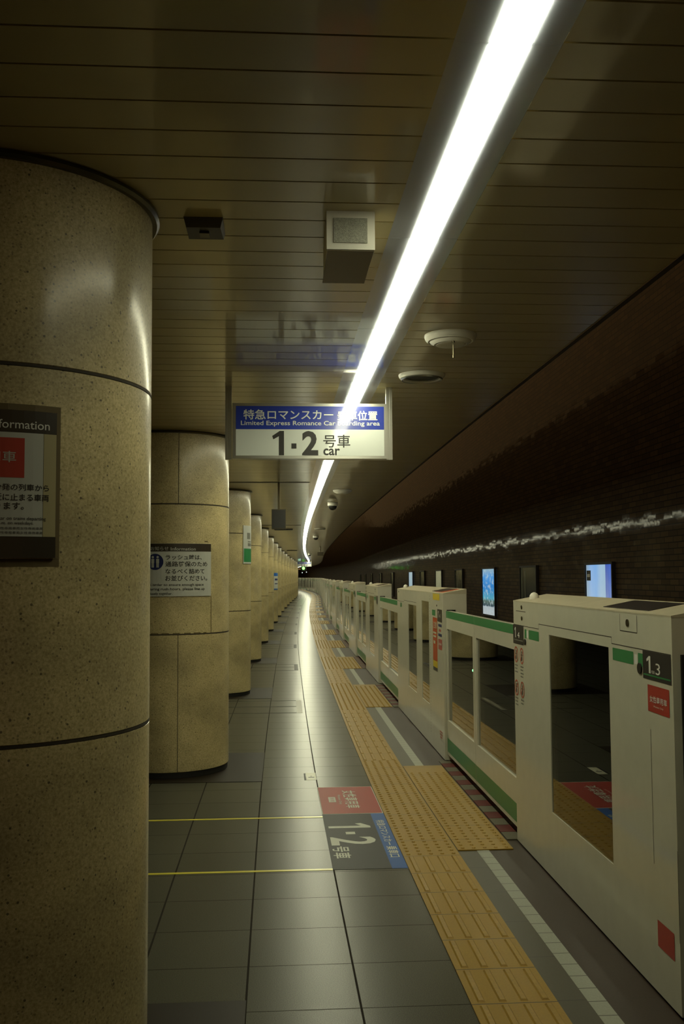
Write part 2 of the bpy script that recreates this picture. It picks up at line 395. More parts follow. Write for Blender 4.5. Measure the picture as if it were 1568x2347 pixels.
def ribbon(name, m, u0, u1, s0, s1, z, step=.6, flip=False, thick=0.0, extra=None):
    """a band following the platform line, UV = (u, s)"""
    mb = MB(); n = max(1, round((s1 - s0) / step))
    for i in range(n):
        a, b = s0 + (s1 - s0) * i / n, s0 + (s1 - s0) * (i + 1) / n
        pts = [P(a, u0, z), P(a, u1, z), P(b, u1, z), P(b, u0, z)]; uv = [(u0, a), (u1, a), (u1, b), (u0, b)]
        if flip: pts.reverse(); uv.reverse()
        mb.poly(pts, uv)
        if thick:
            for (ua, ub, sgn) in ((u0, u0, 0), (u1, u1, 1)):
                q = [P(a, ua, z - thick), P(b, ua, z - thick), P(b, ua, z), P(a, ua, z)]
                if not sgn: q.reverse()
                mb.poly(q, [(ua, a), (ua, b), (ua, b), (ua, a)] if sgn else [(ua, a), (ua, b), (ua, b), (ua, a)])
    if thick:
        mb.poly([P(s0, u0, z - thick), P(s0, u1, z - thick), P(s0, u1, z), P(s0, u0, z)], [(u0, s0)] * 4)
        mb.poly([P(s1, u1, z - thick), P(s1, u0, z - thick), P(s1, u0, z), P(s1, u1, z)], [(u0, s1)] * 4)
    return mb.build(name, m)
def wall(name, m, u, s0, s1, z0, z1, face=-1, step=.8):
    mb = MB(); n = round((s1 - s0) / step)
    for i in range(n):
        a, b = s0 + (s1 - s0) * i / n, s0 + (s1 - s0) * (i + 1) / n
        pts = [P(a, u, z0), P(a, u, z1), P(b, u, z1), P(b, u, z0)]; uv = [(a, z0), (a, z1), (b, z1), (b, z0)]
        if face > 0: pts.reverse(); uv.reverse()
        mb.poly(pts, uv)
    return mb.build(name, m)
S0, S1 = -6.0, 150.0

# ------------------------------------------------------------------ structure
tag(ribbon('floor', M['floor'], -6.0, 1.62, S0, S1, 0.0), kind='structure')
tag(ribbon('floor_track', M['track'], 1.62, 4.0, S0, S1, -1.15), kind='structure')
tag(wall('wall_platform_edge', M['dark_wall'], 1.62, S0, S1, -1.15, 0.0, face=1), kind='structure')
tag(wall('wall_right', M['brick'], 4.0, S0, S1, -1.15, 9.0, face=-1), kind='structure')
tag(wall('wall_left', M['dark_wall'], -6.0, S0, S1, 0, CEIL + .05, face=1), kind='structure')
mb = MB(); mb.poly([P(S1, -30, -1.2), P(S1, 5, -1.2), P(S1, 5, 9), P(S1, -30, 9)])
tag(mb.build('wall_far', M['dark_wall']), kind='structure')
mb = MB(); mb.poly([P(S0, -6, 0), P(S0, 1.42, 0), P(S0, 1.42, CEIL + .06), P(S0, -6, CEIL + .06)])
tag(mb.build('wall_near', M['dark_wall']), kind='structure')
tag(wall('wall_ceiling_edge', M['dark_wall'], 1.42, S0, S1, CEIL + .02, 5.2, face=1), kind='structure')
tag(ribbon('ceiling_void', M['void'], -6.0, 1.42, S0, S1, CEIL + .06, flip=True), kind='structure')
def ceiling_strips(name, u0, u1):
    mb = MB(); k = 0; s = 2.835 - .15 * 56
    while s < S1 - .2:
        a, b = s + .0035, s + .15 - .0035
        A, B, D, E = P(a, u0, CEIL), P(a, u1, CEIL), P(b, u1, CEIL), P(b, u0, CEIL)
        mb.poly([E, D, B, A], [(u0, b), (u1, b), (u1, a), (u0, a)])
        if s < 30:
            up = Vector((0, 0, .02))
            mb.poly([A, B, B + up, A + up], [(u0, a), (u1, a), (u1, a), (u0, a)]); mb.poly([D, E, E + up, D + up], [(u1, b), (u0, b), (u0, b), (u1, b)])
        s += .15
    return tag(mb.build(name, M['ceiling']), kind='structure')
ceiling_strips('ceiling', -6.0, .372)
ceiling_strips('ceiling_trackside', .6005, 1.40)
tag(ribbon('trim_1', M['seam'], 1.40, 1.425, S0, S1, CEIL - .004, flip=True), kind='structure')
tag(ribbon('trim_5', M['ceiling'], .372, .6005, S0, 1.60, CEIL, flip=True), kind='structure')
# paving bands between the yellow strip and the gates
tag(ribbon('trim_2', M['grey_edge'], .966, 1.078, S0, 130, .0015), kind='structure')
tag(ribbon('trim_3', M['white_edge'], 1.078, 1.144, S0, 130, .0025), kind='structure')
tag(ribbon('trim_4', M['brown_edge'], 1.144, 1.60, S0, 130, .0015), kind='structure')

# ------------------------------------------------------------------ tactile paving
CABS = []   # (s0, s1, kind)
s = 3.27
for k in range(40):
    long_ = (k % 4 == 1)
    L_ = 3.24 if long_ else 2.22
    CABS.append((s, s + L_, long_)); s += L_ + (2.39 if k == 0 else 2.45)
    if s > 132: break
OPEN = [(.87, 3.27)] + [(CABS[i][1], CABS[i + 1][0]) for i in range(len(CABS) - 1)]
def near_open(s): return any(a - .15 < s < b - .05 for a, b in OPEN)
def bars(mb, u0, s0, z):
    for i in range(4):
        uc = u0 + .0375 + i * .075
        a, b = s0 + .015, s0 + .285
        for x in (0,):
            p = [P(a, uc - .0135, z), P(a, uc + .0135, z), P(b, uc + .0135, z), P(b, uc - .0135, z),
                 P(a + .006, uc - .0085, z + .005), P(a + .006, uc + .0085, z + .005), P(b - .006, uc + .0085, z + .005), P(b - .006, uc - .0085, z + .005)]
            mb.hexa(p)
def dots(mb, u0, s0, z):
    for i in range(5):
        for j in range(5):
            c = P(s0 + .03 + j * .06, u0 + .03 + i * .06, z); k = len(mb.v); n = 8
            for r, h in ((.0115, 0), (.007, .005)):
                for q in range(n):
                    a = 2 * PI * q / n; mb.v.append((c.x + r * math.cos(a), c.y + r * math.sin(a), z + h))
            for q in range(n):
                mb.f.append((k + q, k + (q + 1) % n, k + n + (q + 1) % n, k + n + q)); mb.uv.append(None); mb.sm.append(False)
            mb.f.append(tuple(k + n + q for q in range(n))); mb.uv.append(None); mb.sm.append(False)
strip = ribbon('tactile_strip', M['yellow'], .672, .972, S0, 132, .006, thick=.006)
tag(strip, 'long yellow tactile paving strip running down the platform beside the gates', 'tactile paving')
mb = MB(); k = 0; s = .44 + .3 * 6
while s < 75:
    if near_open(s + .15) : dots(mb, .672, s, .006) if s < 45 else None
    else: bars(mb, .672, s, .006)
    s += .3
tag(mb.build('raised_relief', M['yellow_low'], strip))
names = ['second', 'third', 'fourth', 'fifth', 'sixth', 'seventh', 'eighth']
for i, (a, b) in enumerate(OPEN):
    if a > 75: break
    a2, b2 = (a + .04, b - .19) if i < 2 else (a + .05, b - .1)
    if i == 0: continue
    t = ribbon('tactile_patch', M['yellow'], .978, 1.278, a2 - (0 if i > 1 else .2), b2, .007, thick=.007)
    if i == 1: lab = 'nearest yellow dotted paving patch, in front of the closest pair of gate doors'
    elif i < 6: lab = 'yellow dotted paving patch before the %s pair of gate doors from the camera' % names[i - 2]
    else: lab = 'far yellow paving patch before a distant gate, beyond the fifth patch'
    tag(t, lab, 'tactile paving', 'yellow paving patches at the gates')
    if a < 40:
        mb = MB(); s = a2 - (0 if i > 1 else .2)
        while s + .3 <= b2 + .02: dots(mb, .978, s, .007); s += .3
        tag(mb.build('raised_dots', M['yellow_low'], t))
# red and grey threshold blocks under the doors
for i, (a, b) in enumerate(OPEN):
    if a > 60: break
    if i == 0: continue
    root = thing('gate_threshold', ('nearest striped red and grey threshold under the closest gate doors' if i == 1 else
        'red and grey threshold under the %s pair of gate doors from the camera' % names[i - 2] if i < 5 else 'far red and grey threshold under distant gate doors beyond the fourth'),
        'threshold', (a + b) / 2, 1.34, 0, 'gate thresholds')
    y = -(b - a) / 2 + .03; n = 0
    while y < (b - a) / 2 - .12:
        e = min(y + .155, (b - a) / 2 - .01); Print(lambda x, y_, h: Vector((x, y_, h))).slab(-.05, .10, y, e, .008).build('red_block' if n % 2 else 'grey_block', M['sill_red' if n % 2 else 'sill_grey'], root); y += .16; n += 1

# ------------------------------------------------------------------ columns
R = .45
def make_column():
    t = bpy.data.objects.new('column', None); C.objects.link(t)
    prof = [(R - .004, .045), (R, .049), (R, 1.044), (R - .004, 1.047), (R - .004, 1.053), (R, 1.056), (R, 2.012), (R - .004, 2.015), (R - .004, 2.021), (R, 2.024), (R, CEIL - .002)]
    MB().revolve(prof, 96).build('shaft', M['column'], t)
    j = MB()
    for z in (1.05, 2.018): j.revolve([(R - .003, z - .0035), (R + .0005, z - .0035), (R + .0005, z + .0035), (R - .003, z + .0035)], 72)
    for k, (z0, z1) in enumerate(((.05, 1.05), (1.05, 2.018), (2.018, CEIL))):
        for a in (13, 13 + 90, 13 + 180, 13 + 270):
            if k == 1: continue
            q = math.radians(a); w2 = .0022 / R
            pts = [(q - w2, R + .0006), (q + w2, R + .0006)]
            j.poly([(R1 * math.sin(b), -R1 * math.cos(b), z) for (b, R1), z in ((pts[0], z0), (pts[1], z0), (pts[1], z1), (pts[0], z1))])
    j.build('cladding_joint', M['seam'], t)
    MB().revolve([(R - .03, 0.004), (R - .008, .004), (R - .008, .05), (R - .03, .05)], 72).build('base', M['rubber'], t)
    MB().revolve([(R, CEIL - .001), (R + .02, CEIL - .002), (R + .022, CEIL - .012), (R + .014, CEIL - .02), (R, CEIL - .02)], 72).build('ceiling_ring', M['dark_steel'], t)
    MB().box(-.70, .72, -.585, .585, .0005, .003).build('floor_border', M['dark_tile'], t)
    return t
proto = make_column()
ords = ['nearest', 'second', 'third', 'fourth', 'fifth', 'sixth']
COLS = []
for k in range(24):
    s = 2.96 + 4.86 * k
    o = proto if k == 0 else copy_tree(proto)
    place(o, s, -.82); COLS.append(o)
    lab = {0: 'nearest round speckled stone column filling the left edge of the photo', 1: 'second round beige column, with the white rush hour notice on it',
           2: 'third round beige column, with the green and white sign on its side', 3: 'fourth round beige column from the camera', 4: 'fifth round beige column from the camera'}.get(k,
           'far round beige column in the row receding beyond the fifth column')
    tag(o, lab, 'column', 'round columns along the platform')
def cyl(rad):  # a = arc length at radius R from the column's front, b = height
    def f(a, b, h): q = a / R; return Vector(((rad + h) * math.sin(q), -(rad + h) * math.cos(q), b))
    return f
def at_column(name, label, cat, k):
    s = 2.96 + 4.86 * k; return thing(name, label, cat, s, -.82, 0)
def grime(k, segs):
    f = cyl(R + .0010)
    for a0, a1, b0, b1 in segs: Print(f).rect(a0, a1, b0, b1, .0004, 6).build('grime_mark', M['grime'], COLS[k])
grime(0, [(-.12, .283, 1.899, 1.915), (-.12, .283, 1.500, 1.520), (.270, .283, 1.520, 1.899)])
grime(1, [(.372, .378, 1.05, 1.33), (-.15, .33, 1.052, 1.062), (.31, .34, 1.735, 1.745)])
# notice board on the nearest column
t = at_column('notice_board', 'women only car information board on the nearest column, cut by the left edge', 'notice board', 0)
f = cyl(R + .001)
Print(f).slab(-.115, .269, 1.522, 1.897, .010, 14).build('backing', M['poster_brown'], t)
f = cyl(R + .0112)
hd = Print(f).rect(-.113, .268, 1.842, 1.895, .0004, 14).build('header', M['poster_brown'], t)
Print(f).text('Information', .105, .25, 1.850, 1.872, bold=.004).text('お知らせ', .0, .09, 1.850, 1.874, bold=.004).build('lettering', M['white'], hd)
pw = Print(f).rect(-.066, .235, 1.576, 1.840, .0006, 12).build('white_sheet', M['poster_white'], t)
Print(f).rect(.236, .268, 1.576, 1.840, .0005, 2).build('cream_margin', M['poster_cream'], t)
Print(f).rect(-.113, -.067, 1.576, 1.840, .0005, 2).build('cream_margin', M['poster_cream'], t)
Print(f).rect(-.02, .189, 1.7247, 1.826, .0010, 9).build('red_panel', M['red'], pw)
Print(f).text('女性専用車', -.003, .169, 1.763, 1.792, .0016, .004).build('lettering', M['poster_white'], pw)
(Print(f).text('分発の列車から', .118, .25, 1.692, 1.709, .0014, .010).text('付近に止まる車両', .100, .25, 1.666, 1.684, .0014, .010).text('となります。', .078, .189, 1.644, 1.662, .0014, .010)
 .text('car on trains departing', .13, .243, 1.615, 1.626, .0014, .004).text('a.m. on weekdays.', .13, .213, 1.604, 1.614, .0014, .004)
 .text('女性専用車両女性専用車両女性専用車両', .07, .236, 1.593, 1.600, .0014, .0).text('女性専用車両女性専用車両女性専用車両', .07, .236, 1.582, 1.589, .0014, .0)).build('lettering', M['black'], pw)
# rush hour notice on the second column
t = at_column('notice_poster', 'white rush hour notice with a blue round pictogram on the second column', 'poster', 1)
f = cyl(R + .001)
Print(f).slab(-.17, .368, 1.332, 1.723, .006, 18).build('sheet', M['poster_white'], t)
f = cyl(R + .0072)
hd = Print(f).rect(-.169, .367, 1.664, 1.722, .0004, 18).build('header', M['poster_brown'], t)
Print(f).text('お知らせ', -.10, .03, 1.671, 1.700, bold=.002).text('Information', .046, .232, 1.671, 1.694, bold=.004).build('lettering', M['poster_white'], hd)
(Print(f).text('ラッシュ時は、', .010, .282, 1.602, 1.640).text('通路確保のため', .008, .330, 1.551, 1.590).text('なるべく詰めて', .008, .305, 1.498, 1.536).text('お並びください。', .008, .330, 1.446, 1.486)
 .text('In order to ensure enough space', -.115, .298, 1.403, 1.427, bold=.008).text('during rush hours, please line up', -.115, .308, 1.371, 1.396, bold=.008).text('closely together.', -.115, .06, 1.339, 1.362, bold=.008)).build('lettering', M['black'], t)
pc = Print(f).disc(-.066, 1.587, 0, .060, .0008, 32).build('pictogram', M['navy'], t, 'navy blue round pictogram of two people')
pp = Print(f)
for dx in (-.018, .018):
    pp.disc(-.066 + dx, 1.622, 0, .009, .0016, 12).rect(-.066 + dx - .011, -.066 + dx + .011, 1.578, 1.609, .0016).rect(-.066 + dx - .009, -.066 + dx - .001, 1.545, 1.578, .0016).rect(-.066 + dx + .001, -.066 + dx + .009, 1.545, 1.578, .0016)
pp.build('figures', M['poster_white'], pc)
# sign on the third column, notices on the seventh
t = at_column('column_sign', 'narrow white sign with green lower half on the third column side', 'sign', 2)
f = cyl(R + .001)
Print(f).slab(.42, .66, 1.64, 2.12, .008, 8).build('plate', M['poster_white'], t)
f = cyl(R + .0095)
Print(f).rect(.43, .65, 1.66, 1.83, .0006, 6).build('green_panel', M['green'], t)
Print(f).rect(.50, .60, 1.95, 2.03, .0006, 4).rect(.52, .64, 1.86, 1.90, .0006, 4).rect(.52, .64, 1.91, 1.925, .0006, 4).build('print', M['grey_print'], t)
t = at_column('column_sign', 'small blue and white sign on a distant column', 'sign', 6)
f = cyl(R + .001)
Print(f).slab(.36, .60, 1.06, 1.60, .008, 8).build('plate', M['poster_white'], t)
f = cyl(R + .0095)
for q0, q1 in ((1.50, 1.60), (1.06, 1.10)): Print(f).rect(.36, .60, q0, q1, .0006, 6).build('blue_band', M['blue'], t)
Print(f).rect(.40, .58, 1.36, 1.42, .0006, 4).rect(.40, .58, 1.24, 1.27, .0006, 4).build('print', M['navy'], t)

# ------------------------------------------------------------------ ceiling light line
def make_light(L2, lamp):
    t = bpy.data.objects.new('ceiling_light', None); C.objects.link(t)
    h = MB()
    # shallow reflector wings either side of the tube (x from the fixture's middle)
    for (a, za, b, zb) in ((-.118, .0, -.043, .0), (.045, .0, .110, .0)):
        h.hexa([(a, -L2, za), (b, -L2, zb), (b, L2, zb), (a, L2, za), (a, -L2, za + .004), (b, -L2, zb + .004), (b, L2, zb + .004), (a, L2, za + .004)])
    h.build('reflector', M['housing'], t)
    d = MB(); d.box(-.0425, .0445, -L2 + .004, L2 - .004, -.004, .01)
    d.build('diffuser', lamp, t)
    return t
lt = make_light(.17, M['lamp_old']); lt1 = make_light(.5885, M['lamp_old']); ltw = make_light(.5885, M['lamp_worn']); lt2 = make_light(.5885, M['lamp']); k = 0  # nearest tube shortened and first ones dimmed to darken the foreground
while True:
    s = 1.357 + 1.18 * k
    if s > 136: break
    o = (lt, lt1, ltw, lt2)[k] if k < 4 else copy_tree(lt2)
    place(o, s if k else 1.947 - .17, .490, CEIL)
    lab = {0: 'lit ceiling tube cut off by the top edge of the photo', 1: 'longest lit ceiling tube, second from the top edge of the photo', 2: 'third lit ceiling tube from the top edge of the photo',
           3: 'fourth lit ceiling tube from the top edge, above the hanging sign', 4: 'fifth lit ceiling tube from the top edge, just above the hanging sign'}.get(k,
           'lit tube of the ceiling light line further on beyond the hanging sign')
    tag(o, lab, 'ceiling light', 'ceiling light line' if k > 4 else 'ceiling light line nearby')
    k += 1

# ------------------------------------------------------------------ hanging boarding sign
def hanging_sign(s, label, full=True):
    t = thing('hanging_sign', label, 'sign', s, .2, CEIL)
    X0, X1 = -.4415, .4550; Z0, Z1 = -.420, -.099
    MB().box(X0, X1, -.0, .075, Z0, Z1).build('housing', M['steel'], t)
    for x in (-.482, .446 + .002):
        p = MB(); p.box(x - .0, x + .014, .005, .035, -.425, 0); p.box(x + .020, x + .036, .005, .035, -.425, 0); p.box(x + .013, x + .021, .010, .030, -.425, 0)
        p.build('post', M['steel'], t)
    def f(x, z, h): return Vector((x, -h, z))
    fw = Print(f).rect(-.421, .435, -.4035, -.251, .001).build('white_panel', M['sign_white'], t)
    fb = Print(f).rect(-.421, .435, -.251, -.116, .001).build('blue_panel', M['sign_blue'], t)
    def X(px): return (px - 628) * .0025 - .2
    def Z(py): return EYE + (1322 - py) * .0025 - CEIL
    (Print(f).text('特急ロマンスカー', X(556.9), X(764), Z(959.8), Z(936.5), .002, .012).text('乗車位置', X(773), X(866.6), Z(961), Z(938.5), .002, .02)
     .text('Limited Express Romance Car boarding area', X(551), X(872), Z(976), Z(962.5), .002, .012)).build('lettering', M['sign_white'], fb)
    (Print(f).text('1', X(622.8), X(650), Z(1042.6), Z(986), .002, .035).rect(X(666.9), X(678.6), Z(1027), Z(1015), .002).text('2', X(691.5), X(728.8), Z(1042.6), Z(986), .002, .035)
     .text('号車', X(740.5), X(803), Z(1024.5), Z(994.5), .002, .01).text('car', X(740.5), X(779), Z(1042.6), Z(1026.5), .002, .022)).build('lettering', M['black'], fw)
    return t
hanging_sign(5.65, 'blue and white hanging boarding area sign below the ceiling light line')
hanging_sign(66, 'tiny distant blue and white hanging sign at the end of the light line')

# ------------------------------------------------------------------ platform gates
TX0, TX1 = 0.0, .19
def lid(x): return 1.33 + .035 * x / .19
def fc(a, b, h): return Vector((-h, -a, b))      # front face of a gate, seen from the platform: a runs to the right (towards the camera)
def make_cabinet(length, wins, seam=True):
    """wins: list of (y0, y1, z0, z1) in the local frame, y along the platform"""
    t = bpy.data.objects.new('platform_gate_cabinet', None); C.objects.link(t)
    H = length / 2; b = MB()
    zt = 1.325
    ys = [-H] + [v for w_ in wins for v in (w_[0], w_[1])] + [H]
    for i in range(0, len(ys), 2): b.box(0, .19, ys[i], ys[i + 1], 0.012, zt)
    for (y0, y1, z0, z1) in wins: b.box(0, .19, y0, y1, 0.012, z0); b.box(0, .19, y0, y1, z1, zt)
    b.build('body', M['cream'], t)
    l = MB(); l.hexa([(-.001, -H - .001, zt), (.191, -H - .001, zt), (.191, H + .001, zt), (-.001, H + .001, zt),
                      (-.001, -H - .001, 1.331), (.191, -H - .001, 1.366), (.191, H + .001, 1.366), (-.001, H + .001, 1.331)])
    l.build('lid', M['cream_top'], t)
    for (y0, y1, z0, z1) in wins:
        g = MB(); g.box(.004, .010, y0, y1, z0, z1).build('window_pane', M['glass'], t)
        MB().box(.176, .182, y0, y1, z0, z1).build('rear_pane', M['glass'], t)
    for y in (-H, H):
        e = 1 if y > 0 else -1
        MB().box(.028, .098, min(y, y + e * .012), max(y, y + e * .012), .07, 1.20).build('door_gasket', M['rubber'], t)
    d = MB(); d.revolve([(.026, 0), (.026, .012), (.024, .022), (.016, .033), (.006, .038), (0, .039)], 20, (.075, H - .17, lid(.075) - .004))
    d.build('beacon', M['off_white'], t)
    p = MB()
    for y0, y1 in ((-H + .28, -H + .78),):
        p.hexa([(x, y, lid(x) + dz) for dz in (.0005, .004) for x, y in ((.03, y0), (.165, y0), (.165, y1), (.03, y1))])
    p.build('lid_plate', M['sticker_dark'], t)
    return t
def lines(t, segs, name='panel_seam'):
    p = Print(fc)
    for (a0, b0, a1, b1) in segs:
        if abs(a1 - a0) > abs(b1 - b0): p.rect(a0, a1, b0 - .0018, b0 + .0018, .0006)
        else: p.rect(a0 - .0015, a0 + .0015, min(b0, b1), max(b0, b1), .0006)
    return p.build(name, M['seam'], t)
def lock(t, a, z, r=.011):
    MB().revolve([(0, -.004), (r, -.004), (r, .002), (0, .002)], 16, (0, -a, z), 'X').build('lock', M['dark_steel'], t)

def dress_standard(t, H):
    """seams, locks and green bands of a short cabinet; a = -y"""
    # local: near end a=+H, far end a=-H ; window between a -.41.. .46
    segs = [(-H, 1.198, -H + .53, 1.198), (-H + .53, 1.223, H - .60, 1.223), (H - .60, 1.198, H - .01, 1.198),
            (-H + .53, 1.198, -H + .53, 1.223), (H - .60, 1.198, H - .60, 1.223), (-H + .06, 1.275, -H + .27, 1.275),
            (H - .50, 1.255, H - .32, 1.255), (H - .50, 1.255, H - .50, 1.32), (H - .32, 1.255, H - .32, 1.32)]
    lines(t, segs)
    for g0, g1 in ((-H + .33, -H + .53), (-H + .245, -H + .285), (H - .59, H - .363), (H - .315, H - .26)): Print(fc).rect(g0, g1, 1.135, 1.183, .0008).build('green_band', M['green'], t)
    lock(t, -H + .19, 1.298); lock(t, -H + .19, 1.238); lock(t, H - .415, 1.288, .014)

# first cabinet: the one filling the right of the photo
s0, s1, _ = CABS[0]; sm = (s0 + s1) / 2; H = (s1 - s0) / 2
std = make_cabinet(s1 - s0, [(3.91 - sm, 4.78 - sm, .325, 1.18)])
# far copies are taken from the bare standard cabinet dressed with seams and bands
dress_standard(std, H)
copies = {}
def cab_label(i):
    if i == 0: return 'nearest white platform gate cabinet filling the right edge of the photo'
    if i == 1: return 'wide white gate cabinet with two windows and red stickers, second from camera'
    if i < 6: return 'white platform gate cabinet, %s from the camera' % names[i - 1]
    return 'far white platform gate cabinet in the bend, beyond the sixth'
long_c = make_cabinet(3.24, [(v0 - 9.48, v1 - 9.48, z0, z1) for v0, v1, z0, z1 in ((8.66, 9.14, .35, 1.245), (9.50, 10.14, .35, 1.185))])
HL = 1.62
lines(long_c, [(-HL, 1.198, -HL + .62, 1.198), (-.0, 1.25, -.0, 1.32), (-HL + .62, 1.215, 0, 1.215), (-HL + .62, 1.198, -HL + .62, 1.215)])
dl = Print(fc)
for i in range(46): dl.rect(.885, .900, .12 + i * .026, .12 + i * .026 + .011, .0008)
dl.build('dotted_seam', M['grey_print'], long_c)
for g0, g1 in ((-HL + .30, -HL + .42), (HL - .60, HL - .42)): Print(fc).rect(g0, g1, 1.135, 1.183, .0008).build('green_band', M['green'], long_c)
lock(long_c, HL - .33, 1.225, .008); lock(long_c, -HL + .15, 1.30, .008)

cab_objs = []
for i, (a, b, lg) in enumerate(CABS):
    if lg: o = long_c if i == 1 else copy_tree(long_c)
    else: o = std if i == 0 else copy_tree(std)
    place(o, (a + b) / 2, 1.34); tag(o, cab_label(i), 'platform gate', 'platform gate cabinets' if i < 6 else 'distant platform gate cabinets')
    cab_objs.append(o)
def A0(s): return -(s - sm)          # s on the first cabinet -> a
# stickers of the first cabinet
t = cab_objs[0]
k = Print(fc).rect(A0(3.537), A0(3.28), 1.096, 1.196, .0012).build('door_number_sticker', M['sticker_dark'], t, 'dark sticker with door number 1 3')
Print(fc).text('1', A0(3.50), A0(3.462), 1.119, 1.180, .002, .005).text('3', A0(3.415), A0(3.375), 1.119, 1.159, .002, .0).text('号車', A0(3.455), A0(3.425), 1.119, 1.131, .002, .0).build('lettering', M['white'], k)
Print(fc).rect(A0(3.53), A0(3.285), 1.109, 1.1145, .002).build('print', M['green'], k)
k = Print(fc).rect(A0(3.497), A0(3.303), .984, 1.078, .0012).build('women_only_sticker', M['red'], t, 'red women only car sticker')
Print(fc).text('女性専用車', A0(3.478), A0(3.322), 1.018, 1.042, .002, .008).text('Women Only', A0(3.445), A0(3.355), 1.001, 1.009, .002, .0).build('lettering', M['white'], k)
k = Print(fc).rect(A0(5.50), A0(5.27), 1.093, 1.197, .0012).build('door_number_sticker', M['sticker_dark'], t, 'dark sticker with door number 1 4')
Print(fc).text('1', A0(5.465), A0(5.435), 1.128, 1.185, .002, .005).text('4', A0(5.40), A0(5.355), 1.128, 1.16, .002, .0).build('lettering', M['white'], k)
Print(fc).rect(A0(5.49), A0(5.28), 1.112, 1.118, .002).build('print', M['grey_print'], k)
MB().revolve([(0, -.006), (.020, -.006), (.020, .002), (0, .002)], 20, (0, A0(3.565) * -1, 1.128), 'X').build('sensor', M['black'], t)
MB().revolve([(0, -.006), (.016, -.006), (.016, .002), (0, .002)], 20, (0, A0(5.235) * -1, 1.115), 'X').build('sensor', M['sticker_dark'], t)
for q in (3.622, 5.205): Print(fc).rect(A0(q), A0(q - .03), 1.140, 1.176, .0008).build('small_label', M['white'], t)
for (sc_, zc) in ((5.44, 1.034), (5.315, 1.034), (5.44, .852), (5.315, .852)):
    k = Print(fc).disc(A0(sc_), zc, .036, .044, .0014, 28).build('prohibition_ring', M['red_ring'], t, 'red prohibition ring pictogram')
    a = A0(sc_)
    Print(fc).disc(a, zc + .019, 0, .007, .0014, 10).rect(a - .006, a + .006, zc - .008, zc + .011, .0014).rect(a - .010, a - .002, zc - .028, zc - .008, .0014).rect(a + .003, a + .010, zc - .024, zc - .008, .0014).rect(a - .018, a + .018, zc + .002, zc + .007, .0014).build('figure', M['black'], k)
    # slash of the pictogram
    q = Print(lambda x, y, h, a=a, zc=zc: Vector((-h, -(a + (x - y) * .707), zc + (x + y) * .707)))
    q.rect(-.038, .038, -.003, .003, .0018).build('slash', M['red_ring'], k)
tx = Print(fc)
for (sc_, z0, n) in ((5.44, .972, 3), (5.315, .972, 4), (5.44, .792, 3), (5.315, .792, 2)):
    for j in range(n): tx.rect(A0(sc_) - .034, A0(sc_) + .034 - .012 * (j % 2), z0 - j * .018, z0 + .006 - j * .018, .001)
tx.build('small_print', M['grey_print'], t)
lines(t, [(A0(3.48), .92, A0(3.48), .45), (A0(3.27), .55, A0(3.27), .25)], 'panel_seam')
Print(fc).rect(A0(3.46), A0(3.315), .175, .265, .0012).build('red_sticker', M['red'], t, 'red sticker near the foot of the cabinet')
# stickers of the second cabinet
t = cab_objs[1]; sm2 = (CABS[1][0] + CABS[1][1]) / 2
def A1(s): return -(s - sm2)
k = Print(fc).rect(A1(8.18), A1(7.94), 1.095, 1.197, .0012).build('door_number_sticker', M['sticker_dark'], t, 'dark door number sticker')
Print(fc).text('1', A1(8.14), A1(8.11), 1.128, 1.185, .002, .005).text('4', A1(8.07), A1(8.02), 1.128, 1.16, .002, .0).build('lettering', M['white'], k)
Print(fc).rect(A1(8.44), A1(8.20), .76, 1.12, .0012).build('red_poster', M['orange_red'], t, 'tall orange red poster sticker')
Print(fc).text('注意', A1(8.42), A1(8.22), 1.03, 1.09, .002, .01).rect(A1(8.42), A1(8.24), .985, 1.0, .002).rect(A1(8.41), A1(8.26), .955, .97, .002).rect(A1(8.40), A1(8.30), .90, .925, .002).build('print', M['cream_label'], t)
Print(fc).rect(A1(8.44), A1(8.20), .705, .758, .0012).build('yellow_sticker', M['yellow_print'], t, 'yellow sticker below the red poster')
Print(fc).rect(A1(8.44), A1(8.20), .675, .703, .0012).build('dark_sticker', M['sticker_dark'], t)
for q in (1.055, .977): Print(fc).rect(A1(8.14), A1(7.96), q, q + .022, .0012).build('navy_sticker', M['navy'], t, 'small navy bar')
Print(fc).rect(A1(8.10), A1(8.0), 1.015, 1.035, .0012).build('faded_print', M['pinkred'], t)
Print(fc).rect(A1(8.14), A1(7.95), .870, .955, .0012).build('women_only_sticker', M['pinkred'], t, 'faded red women only sticker')
Print(fc).text('女性専用車', A1(8.12), A1(7.97), .905, .925, .002, .006).build('lettering', M['white'], t)
Print(fc).rect(A1(8.42), A1(8.06), 1.27, 1.322, .0012).build('yellow_sticker', M['yellow_print'], t, 'yellow sticker under the lid')
Print(fc).text('東京', A1(8.12), A1(7.98), .16, .215, .0012, .01).build('small_print', M['pinkred'], t) if False else Print(fc).rect(A1(8.12), A1(7.98), .20, .212, .0012).rect(A1(8.12), A1(7.98), .178, .19, .0012).rect(A1(8.10), A1(8.0), .155, .168, .0012).build('small_print', M['pinkred'], t)
pr = MB(); pr.hexa([(x, -A1(0) * 0 + y, lid(x) + dz) for dz in (.0005, .003) for x, y in ((.02, 8.02 - sm2), (.16, 8.02 - sm2), (.16, 8.40 - sm2), (.02, 8.40 - sm2))])
pr.build('lid_sticker', M['orange_red'], t, None)
for o in (cab_objs[2], cab_objs[3], cab_objs[4]):
    hh = 1.11
    for q0, q1 in ((-hh + .03, -hh + .2), (hh - .26, hh - .02)): Print(fc).rect(q0, q1, 1.09, 1.197, .0012).build('door_number_sticker', M['sticker_dark'], o)

